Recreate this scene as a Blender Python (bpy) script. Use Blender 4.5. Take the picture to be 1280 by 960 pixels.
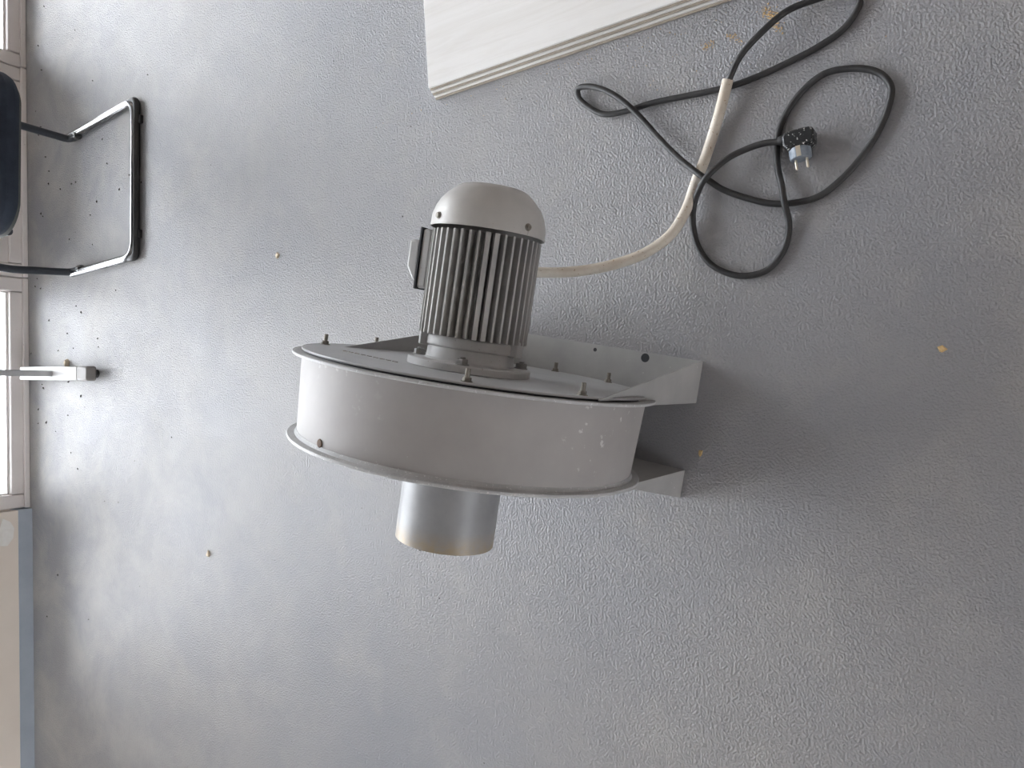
import bpy, bmesh, math, random
from mathutils import Vector, Matrix
for o in list(bpy.data.objects): bpy.data.objects.remove(o)
sc = bpy.context.scene
COL = sc.collection
R = math.radians
random.seed(7)

# ------------------------------------------------------------------ camera, light, exposure
EXPOSURE = 1.66
SKY_STRENGTH = 5.0
SKY_COLOR = (0.975, 0.98, 1.035, 1)
CAM_H, PITCH, ROLL = 1.47, 58.0, 0.5
cd = bpy.data.cameras.new('camera'); cam = bpy.data.objects.new('camera', cd); COL.objects.link(cam)
cd.sensor_fit = 'HORIZONTAL'; cd.sensor_width = 36.0; cd.lens = 960 / 1280 * 36
cd.clip_start = 0.02
th, ro = R(PITCH), R(ROLL)
Fv = Vector((0, math.cos(th), -math.sin(th))); U0 = Vector((0, math.sin(th), math.cos(th))); R0 = Vector((1, 0, 0))
Rv = math.cos(ro) * R0 + math.sin(ro) * U0
Uv = -math.sin(ro) * R0 + math.cos(ro) * U0
m = Matrix.Identity(4)
for i in range(3):
    m[i][0] = -Uv[i]; m[i][1] = Rv[i]; m[i][2] = -Fv[i]
m[0][3], m[1][3], m[2][3] = 0, 0, CAM_H
cam.matrix_world = m
sc.camera = cam
sc.view_settings.view_transform = 'Standard'; sc.view_settings.look = 'None'
sc.view_settings.gamma = 1; sc.view_settings.use_curve_mapping = False
sc.view_settings.exposure = EXPOSURE

w = bpy.data.worlds.new('sky'); sc.world = w; w.use_nodes = True
bg = w.node_tree.nodes['Background']; bg.inputs[0].default_value = SKY_COLOR; bg.inputs[1].default_value = SKY_STRENGTH

WALL_Y = 3.045                 # inner face of the window wall at X = 0
WALL_ROT = R(2.0)
wall_m = Matrix.Translation((0, WALL_Y, 0)) @ Matrix.Rotation(WALL_ROT, 4, 'Z')
def portal(name, x0, x1, z0, z1):
    l = bpy.data.lights.new(name, 'AREA'); l.shape = 'RECTANGLE'; l.size = x1 - x0; l.size_y = z1 - z0
    l.cycles.is_portal = True
    o = bpy.data.objects.new(name, l); COL.objects.link(o)
    o.matrix_world = wall_m @ Matrix.Translation(((x0 + x1) / 2, 0.14, (z0 + z1) / 2)) @ Matrix.Rotation(R(-90), 4, 'X')
WIN_TOP = 2.0
SILL = 0.15                    # top of the masonry parapet left of the glazed front
X0, X1, Y0, HC = -3.2, 3.9, -3.0, 3.3
SIDE_FILL = (1.9, 2.75, 0.4, 1.9)  # unseen window added in the left wall as fill light: y range, z range
portal('daylight_portal', -0.46, 3.85, 0.0, WIN_TOP)
portal('daylight_portal', -1.15, -0.46, SILL, WIN_TOP)
BACK = (-2.8, -1.5, 0.25, 1.75) # window in the wall behind the camera: x range, z range
l = bpy.data.lights.new('daylight_portal', 'AREA'); l.shape = 'RECTANGLE'; l.size = BACK[1] - BACK[0]; l.size_y = BACK[3] - BACK[2]; l.cycles.is_portal = True
o = bpy.data.objects.new('daylight_portal', l); COL.objects.link(o)
o.matrix_world = Matrix.Translation(((BACK[0] + BACK[1]) / 2, Y0 - .1, (BACK[2] + BACK[3]) / 2)) @ Matrix.Rotation(R(90), 4, 'X')
l = bpy.data.lights.new('daylight_portal', 'AREA'); l.shape = 'RECTANGLE'; l.size = SIDE_FILL[1] - SIDE_FILL[0]; l.size_y = SIDE_FILL[3] - SIDE_FILL[2]; l.cycles.is_portal = True
o = bpy.data.objects.new('daylight_portal', l); COL.objects.link(o); o.location = (X0 - .1, (SIDE_FILL[0] + SIDE_FILL[1]) / 2, (SIDE_FILL[2] + SIDE_FILL[3]) / 2)
o.matrix_world = Matrix.Translation(o.location) @ Matrix.Rotation(R(-90), 4, 'Z') @ Matrix.Rotation(R(90), 4, 'X') @ Matrix.Rotation(math.pi, 4, 'X')

# ------------------------------------------------------------------ materials
def nodes(name):
    mt = bpy.data.materials.new(name); mt.use_nodes = True
    nt = mt.node_tree; b = nt.nodes['Principled BSDF']
    return mt, nt, b
def N(nt, t, **kw):
    n = nt.nodes.new(t)
    for k, v in kw.items():
        if k in n.inputs: n.inputs[k].default_value = v
        else: setattr(n, k, v)
    return n
def L(nt, a, b): nt.links.new(a, b)
def rgb(*c): return (c[0], c[1], c[2], 1)
def ramp(nt, fac, stops):
    r = nt.nodes.new('ShaderNodeValToRGB'); L(nt, fac, r.inputs[0])
    els = r.color_ramp.elements
    while len(els) < len(stops): els.new(0.5)
    for e, (p, c) in zip(els, stops): e.position = p; e.color = c
    return r.outputs[0]
def noise(nt, scale, detail=3, rough=0.55, vec=None, dist=0.0):
    if vec is None: vec = nt.nodes.new('ShaderNodeTexCoord').outputs['Object']
    n = N(nt, 'ShaderNodeTexNoise', Scale=scale, Detail=detail, Roughness=rough, Distortion=dist)
    L(nt, vec, n.inputs['Vector']); return n.outputs['Fac']
def mixc(nt, fac, a, b, mode='MIX'):
    n = nt.nodes.new('ShaderNodeMix'); n.data_type = 'RGBA'; n.blend_type = mode
    for s, v in ((n.inputs[0], fac), (n.inputs[6], a), (n.inputs[7], b)):
        if hasattr(v, 'is_linked'): L(nt, v, s)
        else: s.default_value = v
    return n.outputs[2]
def bump(nt, b, h, strength, dist):
    n = N(nt, 'ShaderNodeBump', Strength=strength, Distance=dist); L(nt, h, n.inputs['Height']); L(nt, n.outputs[0], b.inputs['Normal'])
def dusty(name, ca, cb, rough=0.5, metal=0.0, scale=9.0, spots=None, spot_amt=0.62, bumpy=0.0, bscale=400):
    mt, nt, b = nodes(name)
    f = noise(nt, scale, 5, 0.6)
    c = ramp(nt, f, [(0.32, ca), (0.68, cb)])
    if spots:
        g = noise(nt, scale * 14, 3, 0.5)
        m_ = ramp(nt, g, [(spot_amt, rgb(0, 0, 0)), (spot_amt + 0.05, rgb(1, 1, 1))])
        c = mixc(nt, m_, c, spots)
    L(nt, c, b.inputs['Base Color']); b.inputs['Roughness'].default_value = rough; b.inputs['Metallic'].default_value = metal
    if bumpy: bump(nt, b, noise(nt, bscale, 2), bumpy, 0.001)
    return mt

def floor_material():
    mt, nt, b = nodes('floor_paint')
    co = nt.nodes.new('ShaderNodeTexCoord').outputs['Object']
    big = noise(nt, 1.1, 4, 0.6, co); mid = noise(nt, 6.0, 5, 0.65, co); fine = noise(nt, 55, 4, 0.7, co)
    c = ramp(nt, big, [(0.35, rgb(0.262, 0.264, 0.282)), (0.65, rgb(0.300, 0.292, 0.290))])
    c = mixc(nt, ramp(nt, mid, [(0.50, rgb(0, 0, 0)), (0.80, rgb(.6, .6, .6))]), c, rgb(0.37, 0.355, 0.335))
    # worn, dusty blotches along the wall; their paleness also paints in window brightness
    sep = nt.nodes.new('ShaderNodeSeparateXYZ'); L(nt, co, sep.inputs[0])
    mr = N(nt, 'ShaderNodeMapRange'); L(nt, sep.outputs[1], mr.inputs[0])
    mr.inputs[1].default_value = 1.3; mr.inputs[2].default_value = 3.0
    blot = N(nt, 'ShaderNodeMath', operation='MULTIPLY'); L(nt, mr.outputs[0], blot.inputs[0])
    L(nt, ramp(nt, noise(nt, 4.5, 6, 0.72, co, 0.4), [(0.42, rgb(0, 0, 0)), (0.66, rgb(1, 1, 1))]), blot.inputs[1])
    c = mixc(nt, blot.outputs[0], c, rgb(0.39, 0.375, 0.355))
    specks = ramp(nt, fine, [(0.70, rgb(0, 0, 0)), (0.76, rgb(.35, .35, .35))])
    c = mixc(nt, specks, c, rgb(0.24, 0.23, 0.22))
    L(nt, c, b.inputs['Base Color'])
    rg = ramp(nt, mid, [(0.3, rgb(.38, .38, .38)), (0.7, rgb(.52, .52, .52))]); L(nt, rg, b.inputs['Roughness'])
    b.inputs['Specular IOR Level'].default_value = 0.5
    # orange-peel roller texture
    v = N(nt, 'ShaderNodeTexNoise', Scale=225.0, Detail=1.5, Roughness=0.5, Distortion=0.1); L(nt, co, v.inputs['Vector'])
    h = ramp(nt, v.outputs['Fac'], [(0.36, rgb(0, 0, 0)), (0.66, rgb(1, 1, 1))])
    amp = ramp(nt, noise(nt, 1.6, 3, 0.5, co), [(0.35, rgb(.65, .65, .65)), (0.62, rgb(1, 1, 1))])
    mm = N(nt, 'ShaderNodeMath', operation='MULTIPLY'); L(nt, h, mm.inputs[0]); L(nt, amp, mm.inputs[1])
    bump(nt, b, mm.outputs[0], 0.8, 0.0014)
    return mt

def drum_material():
    mt, nt, b = nodes('grey_sheet_metal_paint')
    co = nt.nodes.new('ShaderNodeTexCoord').outputs['Object']
    c = ramp(nt, noise(nt, 7, 5, 0.6, co), [(0.3, rgb(0.325, 0.308, 0.298)), (0.7, rgb(0.385, 0.366, 0.355))])
    chips = ramp(nt, noise(nt, 70, 4, 0.6, co), [(0.63, rgb(0, 0, 0)), (0.67, rgb(1, 1, 1))])
    patch = ramp(nt, noise(nt, 5, 2, 0.5, co), [(0.50, rgb(0, 0, 0)), (0.60, rgb(.9, .9, .9))])
    mm = mixc(nt, chips, rgb(0, 0, 0), patch)
    c = mixc(nt, mm, c, rgb(0.58, 0.57, 0.56))
    rust = ramp(nt, noise(nt, 26, 5, 0.7, co), [(0.70, rgb(0, 0, 0)), (0.78, rgb(.7, .7, .7))])
    c = mixc(nt, rust, c, rgb(0.22, 0.17, 0.13))
    L(nt, c, b.inputs['Base Color']); b.inputs['Roughness'].default_value = 0.62
    return mt

def pipe_material(x_end):
    mt, nt, b = nodes('galvanised_pipe')
    co = nt.nodes.new('ShaderNodeTexCoord').outputs['Object']
    c = ramp(nt, noise(nt, 14, 4, 0.6, co), [(0.3, rgb(0.24, 0.24, 0.245)), (0.7, rgb(0.31, 0.31, 0.315))])
    sep = nt.nodes.new('ShaderNodeSeparateXYZ'); L(nt, co, sep.inputs[0])
    mr = N(nt, 'ShaderNodeMapRange'); L(nt, sep.outputs[0], mr.inputs[0])
    mr.inputs[1].default_value = x_end + 0.036; mr.inputs[2].default_value = x_end
    gr = N(nt, 'ShaderNodeMath', operation='MULTIPLY'); L(nt, mr.outputs[0], gr.inputs[0])
    L(nt, ramp(nt, noise(nt, 45, 4, 0.65, co), [(0.35, rgb(.35, .35, .35)), (0.6, rgb(1, 1, 1))]), gr.inputs[1])
    c = mixc(nt, gr.outputs[0], c, rgb(0.36, 0.28, 0.18))      # dusty glue ring where a hose sat
    L(nt, c, b.inputs['Base Color']); b.inputs['Roughness'].default_value = 0.45; b.inputs['Metallic'].default_value = 0.1; b.inputs['Specular IOR Level'].default_value = 0.4
    return mt

def plank_material(name, ca, cb):
    mt, nt, b = nodes(name)
    co = nt.nodes.new('ShaderNodeTexCoord').outputs['Object']
    mp = N(nt, 'ShaderNodeMapping'); mp.inputs['Scale'].default_value = (34, 2.6, 12); L(nt, co, mp.inputs['Vector'])
    f = noise(nt, 1.5, 5, 0.65, mp.outputs[0], 0.6)
    c = ramp(nt, f, [(0.34, ca), (0.60, cb)])
    L(nt, c, b.inputs['Base Color']); b.inputs['Roughness'].default_value = 0.5
    return mt

def plug_material():
    mt, nt, b = nodes('black_plug_plastic_with_paint_chips')
    f = noise(nt, 210, 3, 0.6)
    c = ramp(nt, f, [(0.60, rgb(0.012, 0.013, 0.014)), (0.66, rgb(0.62, 0.62, 0.60))])
    L(nt, c, b.inputs['Base Color']); b.inputs['Roughness'].default_value = 0.4
    return mt

def wall_base_material():
    return dusty('blue_grey_skirting_paint', rgb(0.32, 0.36, 0.41), rgb(0.38, 0.42, 0.47), 0.6, bumpy=.3, bscale=160)

M = {}
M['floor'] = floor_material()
M['drum'] = drum_material()
M['flange'] = dusty('worn_flange_paint', rgb(0.40, 0.40, 0.40), rgb(0.50, 0.50, 0.50), 0.5, 0, 20, rgb(0.64, 0.64, 0.64), 0.62)
M['lid'] = dusty('grey_lid_paint', rgb(0.37, 0.375, 0.38), rgb(0.45, 0.455, 0.46), 0.38, 0.15, 8, rgb(0.60, 0.60, 0.60), 0.70)
M['cover'] = dusty('grey_cover_paint', rgb(0.40, 0.385, 0.365), rgb(0.47, 0.455, 0.435), 0.42, 0.05, 10, rgb(0.33, 0.31, 0.29), 0.70)
M['cast'] = dusty('grey_cast_paint', rgb(0.37, 0.365, 0.36), rgb(0.46, 0.455, 0.45), 0.55, 0.0, 14, rgb(0.30, 0.28, 0.26), 0.68, .3, 300)
M['fins'] = dusty('grey_fin_paint', rgb(0.30, 0.295, 0.29), rgb(0.40, 0.385, 0.365), 0.5, 0.0, 12)
M['bracket'] = dusty('grey_bracket_paint', rgb(0.32, 0.315, 0.31), rgb(0.40, 0.395, 0.385), 0.5, 0.05, 9, rgb(0.56, 0.55, 0.54), 0.72)
M['bolt'] = dusty('dull_zinc_bolt', rgb(0.16, 0.14, 0.115), rgb(0.27, 0.25, 0.22), 0.5, 0.4, 90)
M['bolt_painted'] = dusty('painted_bolt', rgb(0.16, 0.155, 0.15), rgb(0.26, 0.25, 0.24), 0.45, 0.3, 60)
M['brass'] = dusty('pin_metal', rgb(0.62, 0.55, 0.44), rgb(0.75, 0.70, 0.60), 0.3, 0.9, 60)
M['gasket'] = dusty('dark_gasket', rgb(0.02, 0.022, 0.025), rgb(0.04, 0.04, 0.045), 0.6)
M['rust'] = dusty('rust', rgb(0.13, 0.085, 0.06), rgb(0.19, 0.13, 0.095), 0.8, 0, 120)
M['pipe'] = pipe_material(-0.293)
M['conduit'] = dusty('cream_conduit_plastic', rgb(0.52, 0.45, 0.365), rgb(0.68, 0.635, 0.56), 0.55, 0, 14, rgb(0.34, 0.24, 0.15), 0.64)
M['cable'] = dusty('black_rubber', rgb(0.018, 0.018, 0.019), rgb(0.034, 0.033, 0.033), 0.5, 0, 40)
M['plug'] = plug_material()
M['plug_face'] = dusty('blue_grey_plastic', rgb(0.16, 0.19, 0.23), rgb(0.27, 0.31, 0.36), 0.4, 0, 60)
M['plank_a'] = plank_material('bleached_oak_laminate', rgb(0.66, 0.64, 0.61), rgb(0.72, 0.705, 0.685))
M['plank_core'] = dusty('plank_core', rgb(0.30, 0.26, 0.21), rgb(0.38, 0.33, 0.27), 0.8, 0, 60)
M['dark_tube'] = dusty('dark_blue_black_tube', rgb(0.02, 0.024, 0.032), rgb(0.035, 0.04, 0.05), 0.3)
M['chrome'] = dusty('chrome', rgb(0.27, 0.275, 0.28), rgb(0.33, 0.33, 0.335), 0.22, 1.0, 20)
M['rubber'] = dusty('black_plastic', rgb(0.012, 0.012, 0.013), rgb(0.03, 0.03, 0.03), 0.5)
M['navy'] = dusty('dark_navy_fabric', rgb(0.016, 0.024, 0.040), rgb(0.028, 0.038, 0.058), 0.85, 0, 30, bumpy=.5, bscale=900)
M['shell'] = dusty('grey_green_plastic_shell', rgb(0.06, 0.065, 0.06), rgb(0.09, 0.095, 0.09), 0.5)
M['white_paint'] = dusty('white_powder_coat', rgb(0.66, 0.65, 0.64), rgb(0.74, 0.73, 0.72), 0.4, 0, 12)
M['grey_plastic'] = dusty('taupe_plastic', rgb(0.20, 0.185, 0.175), rgb(0.25, 0.23, 0.22), 0.5)
M['alu'] = dusty('brushed_aluminium', rgb(0.42, 0.42, 0.42), rgb(0.50, 0.50, 0.50), 0.35, 0.6, 30)
M['frame'] = dusty('off_white_frame', rgb(0.70, 0.65, 0.625), rgb(0.76, 0.715, 0.69), 0.45, 0, 6, rgb(0.5, 0.46, 0.43), 0.72)
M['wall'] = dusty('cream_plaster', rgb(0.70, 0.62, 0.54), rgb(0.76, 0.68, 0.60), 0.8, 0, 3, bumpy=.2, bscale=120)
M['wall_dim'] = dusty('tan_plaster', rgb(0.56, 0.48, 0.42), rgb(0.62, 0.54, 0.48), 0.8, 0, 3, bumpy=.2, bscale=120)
M['ceiling'] = dusty('grey_ceiling', rgb(0.70, 0.68, 0.66), rgb(0.74, 0.72, 0.70), 0.9, 0, 2)
M['skirting'] = wall_base_material()
M['scrape'] = dusty('bare_filler', rgb(0.74, 0.71, 0.66), rgb(0.80, 0.78, 0.74), 0.8, 0, 50)
M['outside'] = dusty('pale_concrete', rgb(0.50, 0.50, 0.50), rgb(0.58, 0.58, 0.58), 0.9, 0, 2)
M['chip'] = dusty('wood_chip', rgb(0.55, 0.36, 0.16), rgb(0.74, 0.54, 0.28), 0.8, 0, 200)
M['pale_chip'] = dusty('pale_wood', rgb(0.66, 0.55, 0.40), rgb(0.76, 0.66, 0.52), 0.8, 0, 200)
M['crumb'] = dusty('dark_crumb', rgb(0.05, 0.045, 0.04), rgb(0.10, 0.09, 0.08), 0.9, 0, 200)
def glass():
    mt, nt, b = nodes('window_glass')
    b.inputs['Base Color'].default_value = (0.98, 0.99, 1, 1)
    nt.nodes.remove(b)
    out = nt.nodes['Material Output']
    t = nt.nodes.new('ShaderNodeBsdfTransparent'); g = nt.nodes.new('ShaderNodeBsdfGlossy'); g.inputs['Roughness'].default_value = 0.02
    t.inputs[0].default_value = (0.95, 0.97, 0.97, 1)
    mx = nt.nodes.new('ShaderNodeMixShader'); fr = nt.nodes.new('ShaderNodeFresnel'); fr.inputs[0].default_value = 1.45
    L(nt, fr.outputs[0], mx.inputs[0]); L(nt, t.outputs[0], mx.inputs[1]); L(nt, g.outputs[0], mx.inputs[2]); L(nt, mx.outputs[0], out.inputs[0])
    return mt
M['glass'] = glass()

# ------------------------------------------------------------------ mesh helpers
def V(*a): return Vector(a)
def basis(ax):
    ax = Vector(ax).normalized()
    r = Vector((0, 0, 1)) if abs(ax.z) < 0.9 else Vector((1, 0, 0))
    u = r.cross(ax).normalized(); v = ax.cross(u)
    return ax, u, v
def add_box(bm, lo, hi, mat=None):
    c = [(x, y, z) for x in (lo[0], hi[0]) for y in (lo[1], hi[1]) for z in (lo[2], hi[2])]
    v = [bm.verts.new((mat @ Vector(p)) if mat else p) for p in c]
    for f in ((0, 1, 3, 2), (4, 6, 7, 5), (0, 4, 5, 1), (2, 3, 7, 6), (0, 2, 6, 4), (1, 5, 7, 3)): bm.faces.new([v[i] for i in f])
def add_lathe(bm, o, ax, prof, n=48, closed=False, cap0=False, cap1=False, a0=0.0):
    """prof: list of (distance along axis, radius)."""
    o = Vector(o); ax, u, v = basis(ax); rings = []
    for d, r in prof:
        if r < 1e-6: rings.append([bm.verts.new(o + ax * d)]); continue
        rings.append([bm.verts.new(o + ax * d + (u * math.cos(a0 + t) + v * math.sin(a0 + t)) * r) for t in [2 * math.pi * k / n for k in range(n)]])
    pairs = list(zip(rings, rings[1:])) + ([(rings[-1], rings[0])] if closed else [])
    for A, B in pairs:
        for k in range(n):
            a, b = A[k % len(A)], A[(k + 1) % n % len(A)]; c, d = B[(k + 1) % n % len(B)], B[k % len(B)]
            f = []
            for q in (a, b, c, d):
                if q not in f: f.append(q)
            if len(f) > 2: bm.faces.new(f)
    if cap0 and len(rings[0]) > 1: bm.faces.new(rings[0][::-1])
    if cap1 and len(rings[-1]) > 1: bm.faces.new(rings[-1])
def add_cyl(bm, o, ax, length, r, n=24, bev=0.0):
    p = [(0, r), (length, r)] if not bev else [(0, r - bev), (bev, r), (length - bev, r), (length, r - bev)]
    add_lathe(bm, o, ax, p, n, cap0=True, cap1=True)
def add_prism(bm, pts, vec):
    """pts: 3-D polygon, extruded by vec."""
    vec = Vector(vec); a = [bm.verts.new(p) for p in pts]; b = [bm.verts.new(Vector(p) + vec) for p in pts]
    bm.faces.new(a[::-1]); bm.faces.new(b); n = len(pts)
    for k in range(n): bm.faces.new((a[k], a[(k + 1) % n], b[(k + 1) % n], b[k]))
def smooth_path(pts, k=6):
    pts = [Vector(p) for p in pts]; P = [2 * pts[0] - pts[1]] + pts + [2 * pts[-1] - pts[-2]]; out = []
    for i in range(1, len(P) - 2):
        p0, p1, p2, p3 = P[i - 1:i + 3]
        d0 = max((p1 - p0).length, 1e-5) ** .5; d1 = max((p2 - p1).length, 1e-5) ** .5; d2 = max((p3 - p2).length, 1e-5) ** .5
        m1 = (p1 - p0) / d0 - (p2 - p0) / (d0 + d1) + (p2 - p1) / d1; m2 = (p2 - p1) / d1 - (p3 - p1) / (d1 + d2) + (p3 - p2) / d2
        m1 *= d1; m2 *= d1
        for j in range(k):
            t = j / k; out.append((2*t**3 - 3*t*t + 1) * p1 + (t**3 - 2*t*t + t) * m1 + (-2*t**3 + 3*t*t) * p2 + (t**3 - t*t) * m2)
    out.append(pts[-1]); return out
def add_tube(bm, path, r, n=12, hollow=None):
    path = [Vector(p) for p in path]; rings = []; up = None; inner = []
    for i, p in enumerate(path):
        t = (path[min(i + 1, len(path) - 1)] - path[max(i - 1, 0)]).normalized()
        if up is None: up = V(0, 0, 1) if abs(t.z) < .9 else V(1, 0, 0)
        u = up.cross(t).normalized(); v = t.cross(u); up = v
        ring = lambda q: [bm.verts.new(p + (u * math.cos(2*math.pi*k/n) + v * math.sin(2*math.pi*k/n)) * q) for k in range(n)]
        rings.append(ring(r))
        if hollow: inner.append(ring(hollow))
    for A, B in zip(rings, rings[1:]):
        for k in range(n): bm.faces.new((A[k], A[(k+1) % n], B[(k+1) % n], B[k]))
    if hollow:
        for A, B in zip(inner, inner[1:]):
            for k in range(n): bm.faces.new((A[k], B[k], B[(k+1) % n], A[(k+1) % n]))
        for A, B in ((rings[0], inner[0]), (rings[-1], inner[-1])):
            for k in range(n): bm.faces.new((A[k], B[k], B[(k+1) % n], A[(k+1) % n]))
    else: bm.faces.new(rings[0][::-1]); bm.faces.new(rings[-1])
def arc_fillet(pts, rad, k=8):
    """round the inner corners of a polyline"""
    pts = [Vector(p) for p in pts]; out = [pts[0]]
    for a, b, c in zip(pts, pts[1:], pts[2:]):
        d1 = (a - b).normalized(); d2 = (c - b).normalized(); q = min(rad, (a-b).length*.45, (c-b).length*.45)
        s, e = b + d1 * q, b + d2 * q
        for j in range(k + 1):
            t = j / k; out.append((1-t)**2 * s + 2*t*(1-t) * b + t*t * e)
    return out + [pts[-1]]
def obj(name, bm, mat, parent=None, bevel=0.0, smooth=True, angle=35):
    bmesh.ops.recalc_face_normals(bm, faces=bm.faces[:])
    me = bpy.data.meshes.new(name); bm.to_mesh(me); bm.free()
    o = bpy.data.objects.new(name, me); COL.objects.link(o)
    if isinstance(mat, (list, tuple)):
        for q in mat: me.materials.append(q)
    else: me.materials.append(mat)
    if smooth:
        for p in me.polygons: p.use_smooth = True
        me.set_sharp_from_angle(angle=R(angle))
    if bevel:
        b = o.modifiers.new('bevel', 'BEVEL'); b.width = bevel; b.segments = 2; b.limit_method = 'ANGLE'; b.angle_limit = R(40)
    if parent: o.parent = parent
    return o
def tag(o, label, cat, group=None, kind=None):
    o['label'] = label; o['category'] = cat
    if group: o['group'] = group
    if kind: o['kind'] = kind
    return o
def thing(name, label, cat, loc=(0, 0, 0), rz=0, group=None):
    o = bpy.data.objects.new(name, None); COL.objects.link(o); o.location = loc; o.rotation_euler = (0, 0, rz)
    o.empty_display_size = .1
    return tag(o, label, cat, group)
def struct(name, bm, mat, parent=None, **kw):
    o = obj(name, bm, mat, parent, **kw); o['kind'] = 'structure'
    return o
NB = bmesh.new

# ------------------------------------------------------------------ setting
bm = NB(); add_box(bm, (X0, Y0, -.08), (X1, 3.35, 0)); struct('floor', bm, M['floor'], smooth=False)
bm = NB(); add_box(bm, (X0 - .2, Y0 - .2, HC), (X1 + .2, 3.5, HC + .15)); struct('ceiling', bm, M['ceiling'], smooth=False)
bm = NB()
for lo, hi in (((X0 - .2, Y0 - .2, -.08), (X0, SIDE_FILL[0], HC)), ((X0 - .2, SIDE_FILL[1], -.08), (X0, 3.3, HC)), ((X0 - .2, SIDE_FILL[0], -.08), (X0, SIDE_FILL[1], SIDE_FILL[2])), ((X0 - .2, SIDE_FILL[0], SIDE_FILL[3]), (X0, SIDE_FILL[1], HC))):
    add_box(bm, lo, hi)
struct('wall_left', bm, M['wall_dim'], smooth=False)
bm = NB()
for y in (SIDE_FILL[0], SIDE_FILL[1] - .06, (SIDE_FILL[0] + SIDE_FILL[1]) / 2 - .03): add_box(bm, (X0 - .12, y, SIDE_FILL[2]), (X0 - .05, y + .06, SIDE_FILL[3]))
for z in (SIDE_FILL[2], SIDE_FILL[3] - .06): add_box(bm, (X0 - .119, SIDE_FILL[0] + .06, z), (X0 - .051, SIDE_FILL[1] - .06, z + .06))
wl = struct('window_fill_left', bm, M['frame'], smooth=False)  # unseen, added to brighten the left part of the floor
bm = NB(); add_box(bm, (X0 - .088, SIDE_FILL[0] + .06, SIDE_FILL[2] + .06), (X0 - .08, SIDE_FILL[1] - .06, SIDE_FILL[3] - .06)); struct('pane', bm, M['glass'], wl, smooth=False)
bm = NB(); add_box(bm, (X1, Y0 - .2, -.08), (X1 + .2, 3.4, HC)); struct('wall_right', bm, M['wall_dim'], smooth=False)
bm = NB()
for lo, hi in (((X0, Y0 - .2, -.08), (BACK[0], Y0, HC)), ((BACK[1], Y0 - .2, -.08), (X1, Y0, HC)), ((BACK[0], Y0 - .2, -.08), (BACK[1], Y0, BACK[2])), ((BACK[0], Y0 - .2, BACK[3]), (BACK[1], Y0, HC))):
    add_box(bm, lo, hi)
fb = NB()
for x in (BACK[0], BACK[1] - .06, (BACK[0] + BACK[1]) / 2 - .03): add_box(fb, (x, Y0 - .12, BACK[2]), (x + .06, Y0 - .05, BACK[3]))
for z in (BACK[2], BACK[3] - .06): add_box(fb, (BACK[0] + .06, Y0 - .119, z), (BACK[1] - .06, Y0 - .051, z + .06))
wl = struct('window_7', fb, M['frame'], smooth=False)
fb = NB(); add_box(fb, (BACK[0] + .06, Y0 - .088, BACK[2] + .06), (BACK[1] - .06, Y0 - .08, BACK[3] - .06)); struct('pane', fb, M['glass'], wl, smooth=False)
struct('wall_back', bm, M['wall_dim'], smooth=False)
# window wall (built in its own frame: local y = 0 is the inner face)
def wbox(bm, lo, hi): add_box(bm, lo, hi, wall_m)
bm = NB(); wbox(bm, (X0 - .3, -.022, .048), (-.478, .25, SILL)); wbox(bm, (X0 - .3, -.022, SILL), (-1.152, .25, WIN_TOP)); wbox(bm, (X0 - .3, 0.0, WIN_TOP), (X1 + .1, .25, HC))
struct('wall_front', bm, M['wall'], smooth=False)
bm = NB(); wbox(bm, (X0 - .1, -.024, 0), (-.476, .2, .048)); struct('baseboard_front', bm, M['skirting'], smooth=False)
# scrape of bare filler on the plaster, just over the painted band
bm = NB()
pts = [(-.515, .075), (-.54, .062), (-.575, .066), (-.60, .085), (-.595, .12), (-.56, .15), (-.525, .135), (-.535, .11), (-.50, .10)]
add_prism(bm, [wall_m @ V(x, -.0222, z) for x, z in pts], wall_m.to_3x3() @ V(0, -.0012, 0))
struct('trim_1', bm, M['scrape'], smooth=False)
def window(name, x0, x1, solid=0.0, base=0.0):
    """tall glazed unit with a low bottom rail; solid > 0 closes its foot with a panel"""
    f = NB(); t = .052
    for a, b_, c, d in ((x0, x0 + t, base, WIN_TOP), (x1 - t, x1, base, WIN_TOP), (x0 + t, x1 - t, base, base + .058), (x0 + t, x1 - t, WIN_TOP - t, WIN_TOP)):
        wbox(f, (a + .0015, .0, c), (b_ - .0015, .07, d))
    if solid: wbox(f, (x0 + t, 0, solid), (x1 - t, .07, solid + .06))
    o = struct(name, f, M['frame'], bevel=.004)
    s = NB(); wbox(s, (x0 + .002, -.012, base), (x1 - .002, 0, base + .019)); struct('sill_strip', s, M['frame'], o, bevel=.003)
    if solid:
        p = NB(); wbox(p, (x0 + t, .012, .058), (x1 - t, .05, solid)); struct('panel', p, M['frame'], o)
    g = NB(); wbox(g, (x0 + t, .03, max(solid, base + .058)), (x1 - t, .038, WIN_TOP - t)); struct('pane', g, M['glass'], o, smooth=False)
    k = NB()
    zb = max(solid + (.06 if solid else 0), base + .058)
    for a, b_, c, d in ((x0 + t, x0 + t + .006, zb, WIN_TOP - t), (x1 - t - .006, x1 - t, zb, WIN_TOP - t), (x0 + t, x1 - t, zb, zb + .006)):
        wbox(k, (a, .022, c), (b_, .03, d))
    struct('glazing_bead', k, M['frame'], o, smooth=False)
    return o
window('window_1', -.474, .378)
window('door_1', .378, 1.165, solid=.22)
window('window_2', 1.165, 2.05)
window('window_3', 2.05, 2.95)
window('window_fill_right', 2.95, 3.85)  # unseen extra window, added to brighten the right side of the floor
window('window_4', -1.15, -.474, base=SILL)
bm = NB(); add_box(bm, (-14, 3.45, -.14), (16, 24, -.04)); struct('ground_outside', bm, M['outside'], smooth=False)

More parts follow.
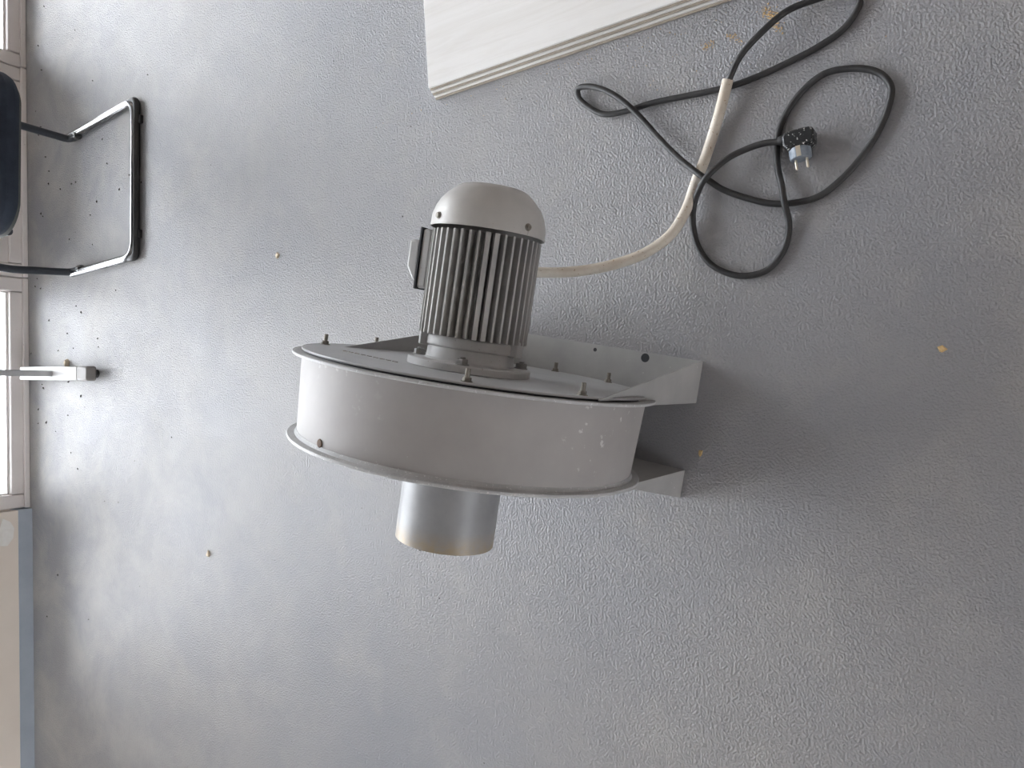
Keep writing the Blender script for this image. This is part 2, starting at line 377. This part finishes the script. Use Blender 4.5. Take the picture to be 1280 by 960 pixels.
# ------------------------------------------------------------------ centrifugal fan
FX, FY, PHI = .021, .784, R(9.24)
fan = thing('centrifugal_fan', 'grey centrifugal blower fan with finned electric motor standing on bracket feet on the floor', 'fan', (FX, FY, 0), -PHI)
CZ = .3355
# local: x = motor axis, y = away from camera, z = up
D = .141
bm = NB()
add_lathe(bm, (-D, 0, CZ), (1, 0, 0), [(.002, .297), (D - .002, .304)], 128)
drum = obj('drum', bm, M['drum'], fan)
bm = NB(); add_lathe(bm, (-.0045, 0, CZ), (1, 0, 0), [(0, .300), (0, .3195), (.0012, .3205), (.0033, .3205), (.0045, .3195), (.0045, .300)], 128, closed=True)
obj('flange', bm, M['flange'], fan)
bm = NB(); add_lathe(bm, (-D - .004, 0, CZ), (1, 0, 0), [(0, .292), (0, .3125), (.0015, .3135), (.0035, .3135), (.005, .3125), (.0062, .301), (.012, .298), (.012, .292)], 128, closed=True)
obj('flange', bm, M['flange'], fan)
# back plate with inlet opening
bm = NB(); n = 96; ins = []; outs = []; ins2 = []; outs2 = []
for k in range(n):
    t = 2 * math.pi * k / n
    for x, li, lo in ((-D - .0035, ins, outs), (-D - .0015, ins2, outs2)):
        li.append(bm.verts.new((x, -.023 + .0845 * math.cos(t), CZ + .059 + .0845 * math.sin(t))))
        lo.append(bm.verts.new((x, .295 * math.cos(t), CZ + .295 * math.sin(t))))
for k in range(n):
    j = (k + 1) % n
    bm.faces.new((ins[k], ins[j], outs[j], outs[k])); bm.faces.new((ins2[k], outs2[k], outs2[j], ins2[j]))
    bm.faces.new((ins[k], ins2[k], ins2[j], ins[j])); bm.faces.new((outs[k], outs[j], outs2[j], outs2[k]))
obj('back_plate', bm, M['drum'], fan)
# lid with a hair of shadow gap over the flange
bm = NB(); add_lathe(bm, (.0022, 0, CZ), (1, 0, 0), [(0, 0), (0, .296), (.0012, .305), (.0032, .3055), (.0044, .3045), (.0044, 0)], 128)
lid = obj('lid', bm, M['lid'], fan)
bm = NB(); add_lathe(bm, (-.001, 0, CZ), (1, 0, 0), [(0, .286), (0, .300), (.0045, .300), (.0045, .286)], 96, closed=True)
obj('seal', bm, M['gasket'], fan)
# scratched weld dashes on the lid
bm = NB()
for q in range(9):
    y = .165 - q * .0155; z = .500 + .012 * q / 8
    add_box(bm, (.0064, y - .005, z - .0012), (.0078, y + .005, z + .0012))
obj('weld_bead', bm, M['bolt'], fan)
def hexnut(bm, o, r, h): add_lathe(bm, o, (1, 0, 0), [(0, r), (h * .85, r), (h, r * .88)], 6, cap0=True, cap1=True, a0=random.random())
for deg in (23, 351, 122, 270, 158, 241, 312):
    t = R(deg); y, z = .290 * math.cos(t), CZ + .290 * math.sin(t)
    bm = NB(); add_lathe(bm, (.0064, y, z), (1, 0, 0), [(0, .0085), (.0016, .0085)], 20, cap0=True, cap1=True); hexnut(bm, (.0078, y, z), .0066, .0055)
    nut = obj('nut', bm, M['bolt'], fan)
    bm = NB(); add_cyl(bm, (.0062, y, z), (1, 0, 0), .0195, .0038, 12, .0006); obj('stud', bm, M['bolt'], nut)
# inlet pipe
bm = NB(); add_lathe(bm, (-.293, -.023, CZ + .059), (1, 0, 0), [(0, .0835), (0, .0856), (.156, .0856), (.156, .0835)], 96, closed=True)
obj('inlet_pipe', bm, M['pipe'], fan)
# brackets: plate under the drum arc, foot on the floor, two triangular gussets
def bracket(sx, xp):
    YN, YF, RR = -.297, .240, .3035
    pl = NB(); pts = [V(xp, YN, 0), V(xp, YF, 0)]
    for k in range(41):
        y = YF + (YN - YF) * k / 40; pts.append(V(xp, y, max(.012, CZ - math.sqrt(max(RR * RR - y * y, 1e-6)))))
    add_prism(pl, pts, (-.003 * (1 if sx > 0 else -1), 0, 0))
    root = obj('bracket', pl, M['bracket'], fan, smooth=False)
    wd = .080 if sx > 0 else .052
    ft = NB(); x1 = xp + sx * wd
    add_box(ft, (min(xp, x1), YN, 0.0), (max(xp, x1), YF, .003)); obj('foot', ft, M['bracket'], root, smooth=False)
    hts = .44 if sx > 0 else .24
    for y, dy in ((YN, .003), (YF, -.003)):
        g = NB(); xs = xp + sx * .0075
        add_prism(g, [V(xp, y, .002), V(x1, y, .002), V(x1 - sx * .001, y, .012), V(xs + sx * .002, y, hts), V(xs, y, hts), V(xs, y, .30), V(xp, y, .27)], (0, dy, 0))
        obj('gusset', g, M['bracket'], root, smooth=False)
    return root
br = bracket(1, -.0048)
for y, r in ((-.178, .009), (-.064, .004)):
    bm = NB(); add_lathe(bm, (.064, y, .0031), (0, 0, 1), [(0, 0), (0, r), (.0003, r), (.0003, 0)], 24); obj('bolt_hole', bm, M['gasket'], br)
bracket(-1, -D - .0045)
# rust spot on the drum rim
bm = NB(); xx = -.128; rr = .2985
ang = R(76)
ax = V(0, math.cos(ang), math.sin(ang)); add_lathe(bm, V(xx, 0, CZ) + ax * rr, ax, [(0, .007), (.0012, .006), (.002, 0)], 16); obj('rust_spot', bm, M['rust'], fan)

# motor
MY, MZ = -.023, CZ + .059
mo = lambda x: (x, MY, MZ)
bm = NB(); add_lathe(bm, mo(.0064), (1, 0, 0), [(0, .102), (.001, .1054), (.0115, .1054), (.013, .104), (.0135, .076), (.0135, 0)], 96, cap0=True)
motor = obj('motor', bm, M['cast'], fan)         # mounting flange carries the motor's pieces
for deg in (19, 303, 226, 118):
    t = R(deg); y, z = MY + .0915 * math.cos(t), MZ + .0915 * math.sin(t)
    bm = NB(); add_lathe(bm, (.0195, y, z), (1, 0, 0), [(0, .0115), (.002, .0115)], 24, cap0=True, cap1=True); hexnut(bm, (.0212, y, z), .0098, .008); add_cyl(bm, (.029, y, z), (1, 0, 0), .003, .0048, 12, .001)
    obj('flange_bolt', bm, M['bolt_painted'], motor)
bm = NB(); add_lathe(bm, mo(.019), (1, 0, 0), [(0, .079), (.004, .0755), (.030, .0735), (.032, .0735)], 72)
add_lathe(bm, mo(.042), (1, 0, 0), [(0, .070), (.0, .0775), (.002, .0795), (.014, .0795), (.018, .0775), (.018, .05)], 72)
for deg in (44, 188, 300):
    t = R(deg); m_ = Matrix.Translation(mo(0)) @ Matrix.Rotation(t, 4, 'X')
    add_box(bm, (.040, .068, -.012), (.066, .090, .012), m_)
obj('end_bell', bm, M['cast'], motor, bevel=.0015)
# finned stator body
bm = NB(); add_lathe(bm, mo(.061), (1, 0, 0), [(0, .05), (0, .070), (.170, .070), (.170, .05)], 72)
NF = 40
for k in range(NF):
    t = 2 * math.pi * k / NF; wide = k in (14, 15, 34, 35)
    h = .0035 if not wide else .0076
    m_ = Matrix.Translation(mo(0)) @ Matrix.Rotation(t, 4, 'X')
    x0, x1 = .061, .2325
    vs = []
    for x, top in ((x0, .0925), (x1, .0925)):
        vs.append([V(x, .069, -h * .72), V(x, top, -h * .50), V(x, top, h * .50), V(x, .069, h * .72)])
    a = [bm.verts.new(m_ @ p) for p in vs[0]]; b = [bm.verts.new(m_ @ p) for p in vs[1]]
    bm.faces.new(a[::-1]); bm.faces.new(b)
    for q in range(4): bm.faces.new((a[q], a[(q + 1) % 4], b[(q + 1) % 4], b[q]))
obj('finned_housing', bm, M['fins'], motor)
# fan cover dome
DX = lambda q: .238 + (q - .238) * .80
prof = [(.238, .0970), (.262, .0962), (.282, .0915), (.298, .0845), (.311, .0755), (.321, .0672), (.328, .0605), (.3315, .0550), (.3325, .0525), (.3325, 0)]
inn = [(.328, 0), (.3275, .049), (.318, .064), (.308, .074), (.295, .083), (.280, .0895), (.262, .094), (.238, .0948)]
inn = [(DX(x), r) for x, r in inn]
bm = NB(); add_lathe(bm, (0, MY, MZ), (1, 0, 0), [(DX(x), r) for x, r in prof], 96)
add_lathe(bm, (0, MY, MZ), (1, 0, 0), inn, 96)
add_lathe(bm, (0, MY, MZ), (1, 0, 0), [(.238, .0948), (.238, .0970)], 96)
cover = obj('fan_cover', bm, M['cover'], motor)
for deg in (345, 247, 165, 67):
    t = R(deg); nrm = V(0, math.cos(t), math.sin(t)); p = V(.251, MY, MZ) + nrm * .0962
    bm = NB(); add_lathe(bm, p, nrm, [(-.002, .0062), (.0012, .0062), (.0016, .0050), (.0042, .0044), (.0048, .0030), (.0048, 0)], 16)
    sv = obj('screw', bm, M['bolt'], cover)
# terminal box on the far side of the motor (faces up and away)
TB = Matrix.Translation(mo(0)) @ Matrix.Rotation(R(8), 4, 'X')
bm = NB(); add_box(bm, (.132, .080, -.046), (.232, .098, .046), TB); tb = obj('terminal_box', bm, M['cast'], motor, bevel=.004)
bm = NB(); add_box(bm, (.130, .0985, -.048), (.234, .1015, .048), TB); obj('gasket', bm, M['gasket'], tb, smooth=False)
bm = NB(); add_prism(bm, [TB @ V(x, y, -.044) for x, y in ((.140, .1018), (.213, .1018), (.212, .123), (.166, .123), (.147, .111))], TB.to_3x3() @ V(0, 0, .088)); obj('box_lid', bm, M['cast'], tb, bevel=.004)
bm = NB(); p = TB @ V(.182, .089, -.045); add_cyl(bm, p, TB.to_3x3() @ V(0, 0, -1), .03, .016, 6, .002); add_cyl(bm, p + TB.to_3x3() @ V(0, 0, -.028), TB.to_3x3() @ V(0, 0, -1), .012, .0135, 20, .002)
obj('cable_gland', bm, M['cover'], tb)
gl = Matrix.Translation((FX, FY, 0)) @ Matrix.Rotation(-PHI, 4, 'Z') @ (p + TB.to_3x3() @ V(0, 0, -.036))

# ------------------------------------------------------------------ conduit and cable
CON = [tuple(gl), tuple(gl + V(.0, -.01, -.05)), (.219, .80, .195), (.221, .762, .160), (.221, .725, .1350), (.227, .674, .1050), (.240, .621, .0800), (.260, .573, .0600), (.294, .531, .0420), (.341, .507, .0260), (.399, .490, .0160), (.428, .479, .0125), (.466, .465, .0125), (.520, .446, .0170), (.555, .434, .0240), (.578, .427, .0270)]
bm = NB(); add_tube(bm, smooth_path(CON, 8), .0104, 20, hollow=.0082)
tag(obj('conduit', bm, M['conduit']), 'cream plastic conduit sleeve curving from under the fan motor across the floor', 'conduit')
CAB = [(0.466,0.465,0.0125),(0.520,0.446,0.017),(0.555,0.434,0.0245),(0.578,0.423,0.0300),(0.613,0.403,0.0340),(0.655,0.360,0.0300),(0.685,0.320,0.0200),(0.697,0.270,0.0120),(0.700,0.238,0.0080),(0.695,0.213,0.0065),(0.681,0.202,0.0065),(0.659,0.208,0.0065),(0.633,0.230,0.0065),(0.6125,0.270,0.0065),(0.596,0.320,0.0065),(0.583,0.368,0.0065),(0.574,0.415,0.0065),(0.571,0.456,0.0065),(0.571,0.516,0.0065),(0.570,0.591,0.0065),(0.564,0.643,0.0065),(0.566,0.691,0.0070),(0.585,0.725,0.0080),(0.612,0.751,0.0100),(0.628,0.751,0.0140),(0.628,0.728,0.0180),(0.610,0.684,0.0220),(0.574,0.637,0.0220),(0.540,0.606,0.0160),(0.493,0.567,0.0180),(0.443,0.521,0.0240),(0.403,0.476,0.0300),(0.391,0.460,0.0260),(0.375,0.439,0.0180),(0.355,0.396,0.0090),(0.340,0.352,0.0065),(0.336,0.309,0.0065),(0.342,0.268,0.0065),(0.365,0.233,0.0065),(0.400,0.199,0.0065),(0.442,0.171,0.0065),(0.486,0.154,0.0065),(0.516,0.151,0.0065),(0.539,0.164,0.0070),(0.553,0.185,0.0080),(0.562,0.219,0.0080),(0.561,0.259,0.0080),(0.539,0.295,0.0070),(0.511,0.319,0.0065),(0.480,0.335,0.0065),(0.448,0.341,0.0065),(0.402,0.338,0.0100),(0.367,0.329,0.0180),(0.344,0.325,0.0210),(0.327,0.322,0.0180),(0.301,0.318,0.0090),(0.269,0.321,0.0065),(0.242,0.332,0.0065),(0.216,0.357,0.0065),(0.208,0.395,0.0065),(0.215,0.429,0.0065),(0.236,0.464,0.0065),(0.273,0.489,0.0070),(0.314,0.498,0.0100),(0.352,0.493,0.0200),(0.375,0.481,0.0300),(0.389,0.468,0.0400),(0.401,0.456,0.0410),(0.429,0.426,0.0280),(0.443,0.394,0.0210),(0.449,0.361,0.0205),(0.448,0.334,0.0200)]
cable = thing('power_cable', 'black rubber power cable lying in loops on the floor with a paint-flecked plug', 'cable', (.448, .30, 0))
cinv = Matrix.Translation((-.448, -.30, 0))
bm = NB(); add_tube(bm, [cinv @ p for p in smooth_path(CAB, 6)], .0060, 12); obj('cord', bm, M['cable'], cable)
# angled earthed plug lying on its side; local x toward +X, pins point to -X
pm = Matrix.Translation((0, 0, .020)) @ Matrix.Rotation(R(8), 4, 'Z')
bm = NB()
add_prism(bm, [pm @ V(x, y, -.0165) for x, y in ((-.020, .019), (-.020, -.020), (-.016, -.027), (.004, -.030), (.012, -.026), (.014, -.010), (.014, .018), (.008, .026), (-.010, .026))], (0, 0, .033))
plug = obj('plug', bm, M['plug'], cable, bevel=.004)
bm = NB(); add_lathe(bm, pm @ V(-.0185, .0, 0), pm.to_3x3() @ V(-1, 0, 0), [(0, .0185), (.004, .0195), (.018, .0188), (.0195, .0175), (.0195, 0)], 32, cap0=True); obj('plug_face', bm, M['plug_face'], plug)
for zz in (-.0185, .0185):
    bm = NB(); add_box(bm, (-.037, -.004, zz - .001), (-.018, .004, zz + .001), pm); obj('earth_clip', bm, M['brass'], plug, smooth=False)
for y in (-.0095, .0095):
    bm = NB(); add_lathe(bm, pm @ V(-.037, y, 0), pm.to_3x3() @ V(-1, 0, 0), [(0, .0024), (.0175, .0024), (.019, .0012), (.019, 0)], 14, cap0=True); obj('pin', bm, M['brass'], plug)
bm = NB(); add_lathe(bm, pm @ V(.005, .024, 0), pm.to_3x3() @ V(.08, 1, 0), [(0, .0095), (.004, .0095), (.011, .0072), (.011, 0)], 20, cap0=True); obj('strain_relief', bm, M['rubber'], plug)

# ------------------------------------------------------------------ laminate planks
def plank(x0, z0, label, y1=1.135, top=True):
    t = thing('laminate_plank', label, 'plank', (0.680, 1.14, 0), R(-4.6 + 9.2), 'laminate planks stacked on the floor')
    # local: x across (to the right), -y along the length towards the camera side
    bm = NB(); add_box(bm, (x0 + .006, -1.25, z0 + .0002), (x0 + .36, 0, z0 + .0098)); obj('board', bm, M['plank_a'], t, bevel=.0014, smooth=False)
    bm = NB(); add_box(bm, (x0 + .0015, -1.25, z0 + .0012), (x0 + .007, -.0008, z0 + .0048)); obj('tongue', bm, M['plank_core'], t, bevel=.0008, smooth=False)
    return t
plank(0.0, 0.0, 'pale wood-grain laminate plank at the bottom of the three-plank stack on the floor')
plank(.008, .010, 'pale wood-grain laminate plank in the middle of the three-plank stack')
plank(.016, .020, 'pale wood-grain laminate plank on top of the three-plank stack, its full face showing')

# ------------------------------------------------------------------ cantilever chair by the window
chair = thing('cantilever_chair', 'chrome sled-base chair with dark navy seat standing by the window', 'chair', (.63, 2.55, 0))
ch = lambda *p: V(p[0] - .63, p[1] - 2.55, p[2])
T = .0130
L0, R0_ = (.402, 2.356, T), (.908, 2.360, T)
bm = NB(); path = arc_fillet([ch(.372, 2.722, T), ch(*L0), ch(*R0_), ch(.852, 2.748, T)], .055, 8)
add_tube(bm, path, T * .98, 16); obj('floor_runner', bm, M['chrome'], chair)
for x, y in ((.380, 2.724), (.848, 2.752)):
    bm = NB(); xm = .36 if x < .6 else .856
    xs = .41 if x < .6 else .82
    add_tube(bm, arc_fillet([ch(x + (.004 if x < .6 else .002), y - .05, T), ch(x - .004, y + .0, T), ch(xm, y + .02, .25), ch(xs, y - .0, .405), ch(xs + .005, 2.33, .400)], .07, 8), T * .98, 16); obj('front_post', bm, M['dark_tube'], chair)
    bm = NB(); add_lathe(bm, ch(x + (.004 if x < .6 else .002), y - .048, T), V(0, -1, 0), [(0, .0145), (.012, .0145), (.014, .0125)], 20, cap0=True, cap1=True); obj('tube_joint', bm, M['chrome'], chair)
sp = [ch(.3985, 2.40, .0112), ch(.398, 2.349, .0112), ch(.911, 2.353, .0112), ch(.905, 2.40, .0112)]
bm = NB(); add_tube(bm, arc_fillet(sp, .06, 8), .0110, 14); obj('dark_reflection_strip', bm, M['rubber'], chair)  # black strip standing in for the dark reflection in the chrome crossbar
for x in (.475, .845):
    bm = NB(); add_box(bm, ch(x - .013, 2.332, 0), ch(x + .013, 2.362, .012)); obj('glide', bm, M['rubber'], chair, bevel=.002)
def rounded(bm, x0, x1, y0, y1, z0, z1, r, bow=0.0):
    pts = []
    for cx, cy, a in ((x1 - r, y1 - r, 0), (x0 + r, y1 - r, 90), (x0 + r, y0 + r, 180), (x1 - r, y0 + r, 270)):
        for k in range(9):
            t = R(a + 90 * k / 8); X = cx + r * math.cos(t); Y = cy + r * math.sin(t)
            if Y < (y0 + y1) / 2: Y -= bow * (1 - ((X - (x0 + x1) / 2) / ((x1 - x0) / 2)) ** 2)
            pts.append(ch(X, Y, z0))
    add_prism(bm, pts, (0, 0, z1 - z0))
bm = NB(); rounded(bm, .395, .845, 2.245, 2.70, .415, .47, .085, .03); seat = obj('seat', bm, M['navy'], chair, bevel=.018)
bm = NB(); rounded(bm, .398, .835, 2.272, 2.69, .404, .418, .08, .028); obj('seat_shell', bm, M['shell'], seat)
# low back rising straight from the rear of the seat
bm = NB(); pts = []
for k in range(13):
    u = -1 + 2 * k / 12; pts.append((.62 + .20 * u, 2.245 + .035 * u * u))
prof = [(x, y) for x, y in pts] + [(x, y + .035) for x, y in pts[::-1]]
add_prism(bm, [ch(x, y, .455) for x, y in prof], (0, -.07, .40)); obj('backrest', bm, M['navy'], chair, bevel=.012)

# ------------------------------------------------------------------ T-foot stand by the window
st = thing('metal_stand', 'white T-foot of a slim stand with grey upright, pointing at the window', 'stand', (.022, 2.8, 0))
s_ = lambda *p: V(p[0] - .022, p[1] - 2.8, p[2])
bm = NB(); add_box(bm, s_(-.001, 2.63, .014), s_(.047, 3.01, .046)); obj('foot', bm, M['white_paint'], st, bevel=.004)
bm = NB(); add_box(bm, s_(-.002, 2.565, .012), s_(.048, 2.6305, .047)); obj('end_cap', bm, M['grey_plastic'], st, bevel=.007)
bm = NB(); add_lathe(bm, s_(.023, 2.585, 0), (0, 0, 1), [(0, .014), (.008, .014), (.010, .006), (.014, .006)], 20, cap0=True, cap1=True); obj('glide', bm, M['rubber'], st)
bm = NB(); add_lathe(bm, s_(.023, 2.98, 0), (0, 0, 1), [(0, .014), (.008, .014), (.010, .006), (.014, .006)], 20, cap0=True, cap1=True); obj('glide', bm, M['rubber'], st)
bm = NB(); add_box(bm, s_(.012, 2.785, .045), s_(.033, 2.815, 1.25)); obj('upright', bm, M['alu'], st, bevel=.003)

# ------------------------------------------------------------------ debris
def chip(name, x, y, s, mat, label, cat, group=None, flat=.35, rz=None):
    bm = NB(); k = random.randint(5, 7); rz = random.random() * 6.28 if rz is None else rz
    lo, hi = [], []
    for q in range(k):
        a = rz + 2 * math.pi * q / k; r = s * (.55 + .45 * random.random()); e = 1.0 if q % 2 else .6
        lo.append(V(math.cos(a) * r, math.sin(a) * r * e, 0)); hi.append(V(math.cos(a) * r * .7, math.sin(a) * r * e * .7, s * flat * (.6 + .5 * random.random())))
    a = [bm.verts.new(p) for p in lo]; b = [bm.verts.new(p) for p in hi]
    bm.faces.new(a[::-1]); bm.faces.new(b)
    for q in range(k): bm.faces.new((a[q], a[(q + 1) % k], b[(q + 1) % k], b[q]))
    o = obj(name, bm, mat, smooth=False); o.location = (x, y, .0002)
    return tag(o, label, cat, group)
chip('wood_chip', .064, .072, .0095, M['chip'], 'orange-tan wood chip alone on the open floor nearest the camera', 'wood chip', 'wood chips on the floor')
chip('wood_chip', -.133, .483, .0100, M['chip'], 'orange-tan wood chip lying in the shadow beside the fan bracket feet', 'wood chip', 'wood chips on the floor')
chip('wood_chip', .352, 1.694, .0110, M['pale_chip'], 'pale wood chip on the floor between the chair and the fan motor', 'wood chip', 'wood chips on the floor', .5)
chip('wood_chip', -.515, 1.983, .0120, M['pale_chip'], 'pale wood chip on the floor in front of the beige wall', 'wood chip', 'wood chips on the floor', .5)
chip('wood_chip', .060, 2.77, .019, M['pale_chip'], 'larger tan wood chip lying against the white stand foot', 'wood chip', 'wood chips on the floor', .8)
def litter(name, mat, spots, label, cat):
    bm = NB()
    for cx, cy, sx, sy, rot, n, smin, smax in spots:
        for q in range(n):
            u, v = random.gauss(0, sx), random.gauss(0, sy); x = cx + u * math.cos(rot) - v * math.sin(rot); y = cy + u * math.sin(rot) + v * math.cos(rot)
            if x > .655 and -.2 < y < 1.15 and x > .68 - (1.14 - y) * -.08 - .004: continue
            s = random.uniform(smin, smax); a = random.random() * 6.28
            p = [V(x + s * math.cos(a + t) * (1 if i % 2 else .5), y + s * math.sin(a + t) * (1 if i % 2 else .5), 0.0002) for i, t in enumerate((0, 1.57, 3.14, 4.71))]
            top = bm.verts.new((x, y, s * .8)); vs = [bm.verts.new(q_) for q_ in p]
            for i in range(4): bm.faces.new((vs[i], vs[(i + 1) % 4], top))
    o = obj(name, bm, mat, smooth=False)
    return tag(o, label, cat, kind='stuff')
litter('sawdust', M['chip'], [(.688, .352, .014, .006, .5, 150, .0008, .0028), (.668, .425, .012, .004, 1.0, 45, .0007, .0022), (.664, .475, .004, .008, .2, 45, .0007, .0022), (.64, .60, .05, .25, 0, 60, .0006, .0016), (.69, .80, .008, .25, .06, 50, .0006, .002)],
       'orange sawdust scattered on the floor between the planks and the cable', 'sawdust')
litter('grit', M['crumb'], [(.6, 2.93, .7, .05, 0, 26, .003, .007), (.35, 2.75, .6, .12, 0, 26, .002, .006), (.62, 2.55, .15, .12, 0, 6, .004, .007), (.1, 1.2, .8, .8, 0, 40, .0012, .003), (-.2, 2.7, .3, .2, 0, 14, .002, .005)],
       'dark grit specks strewn over the floor, thickest along the window', 'grit')
bpy.context.view_layer.update()
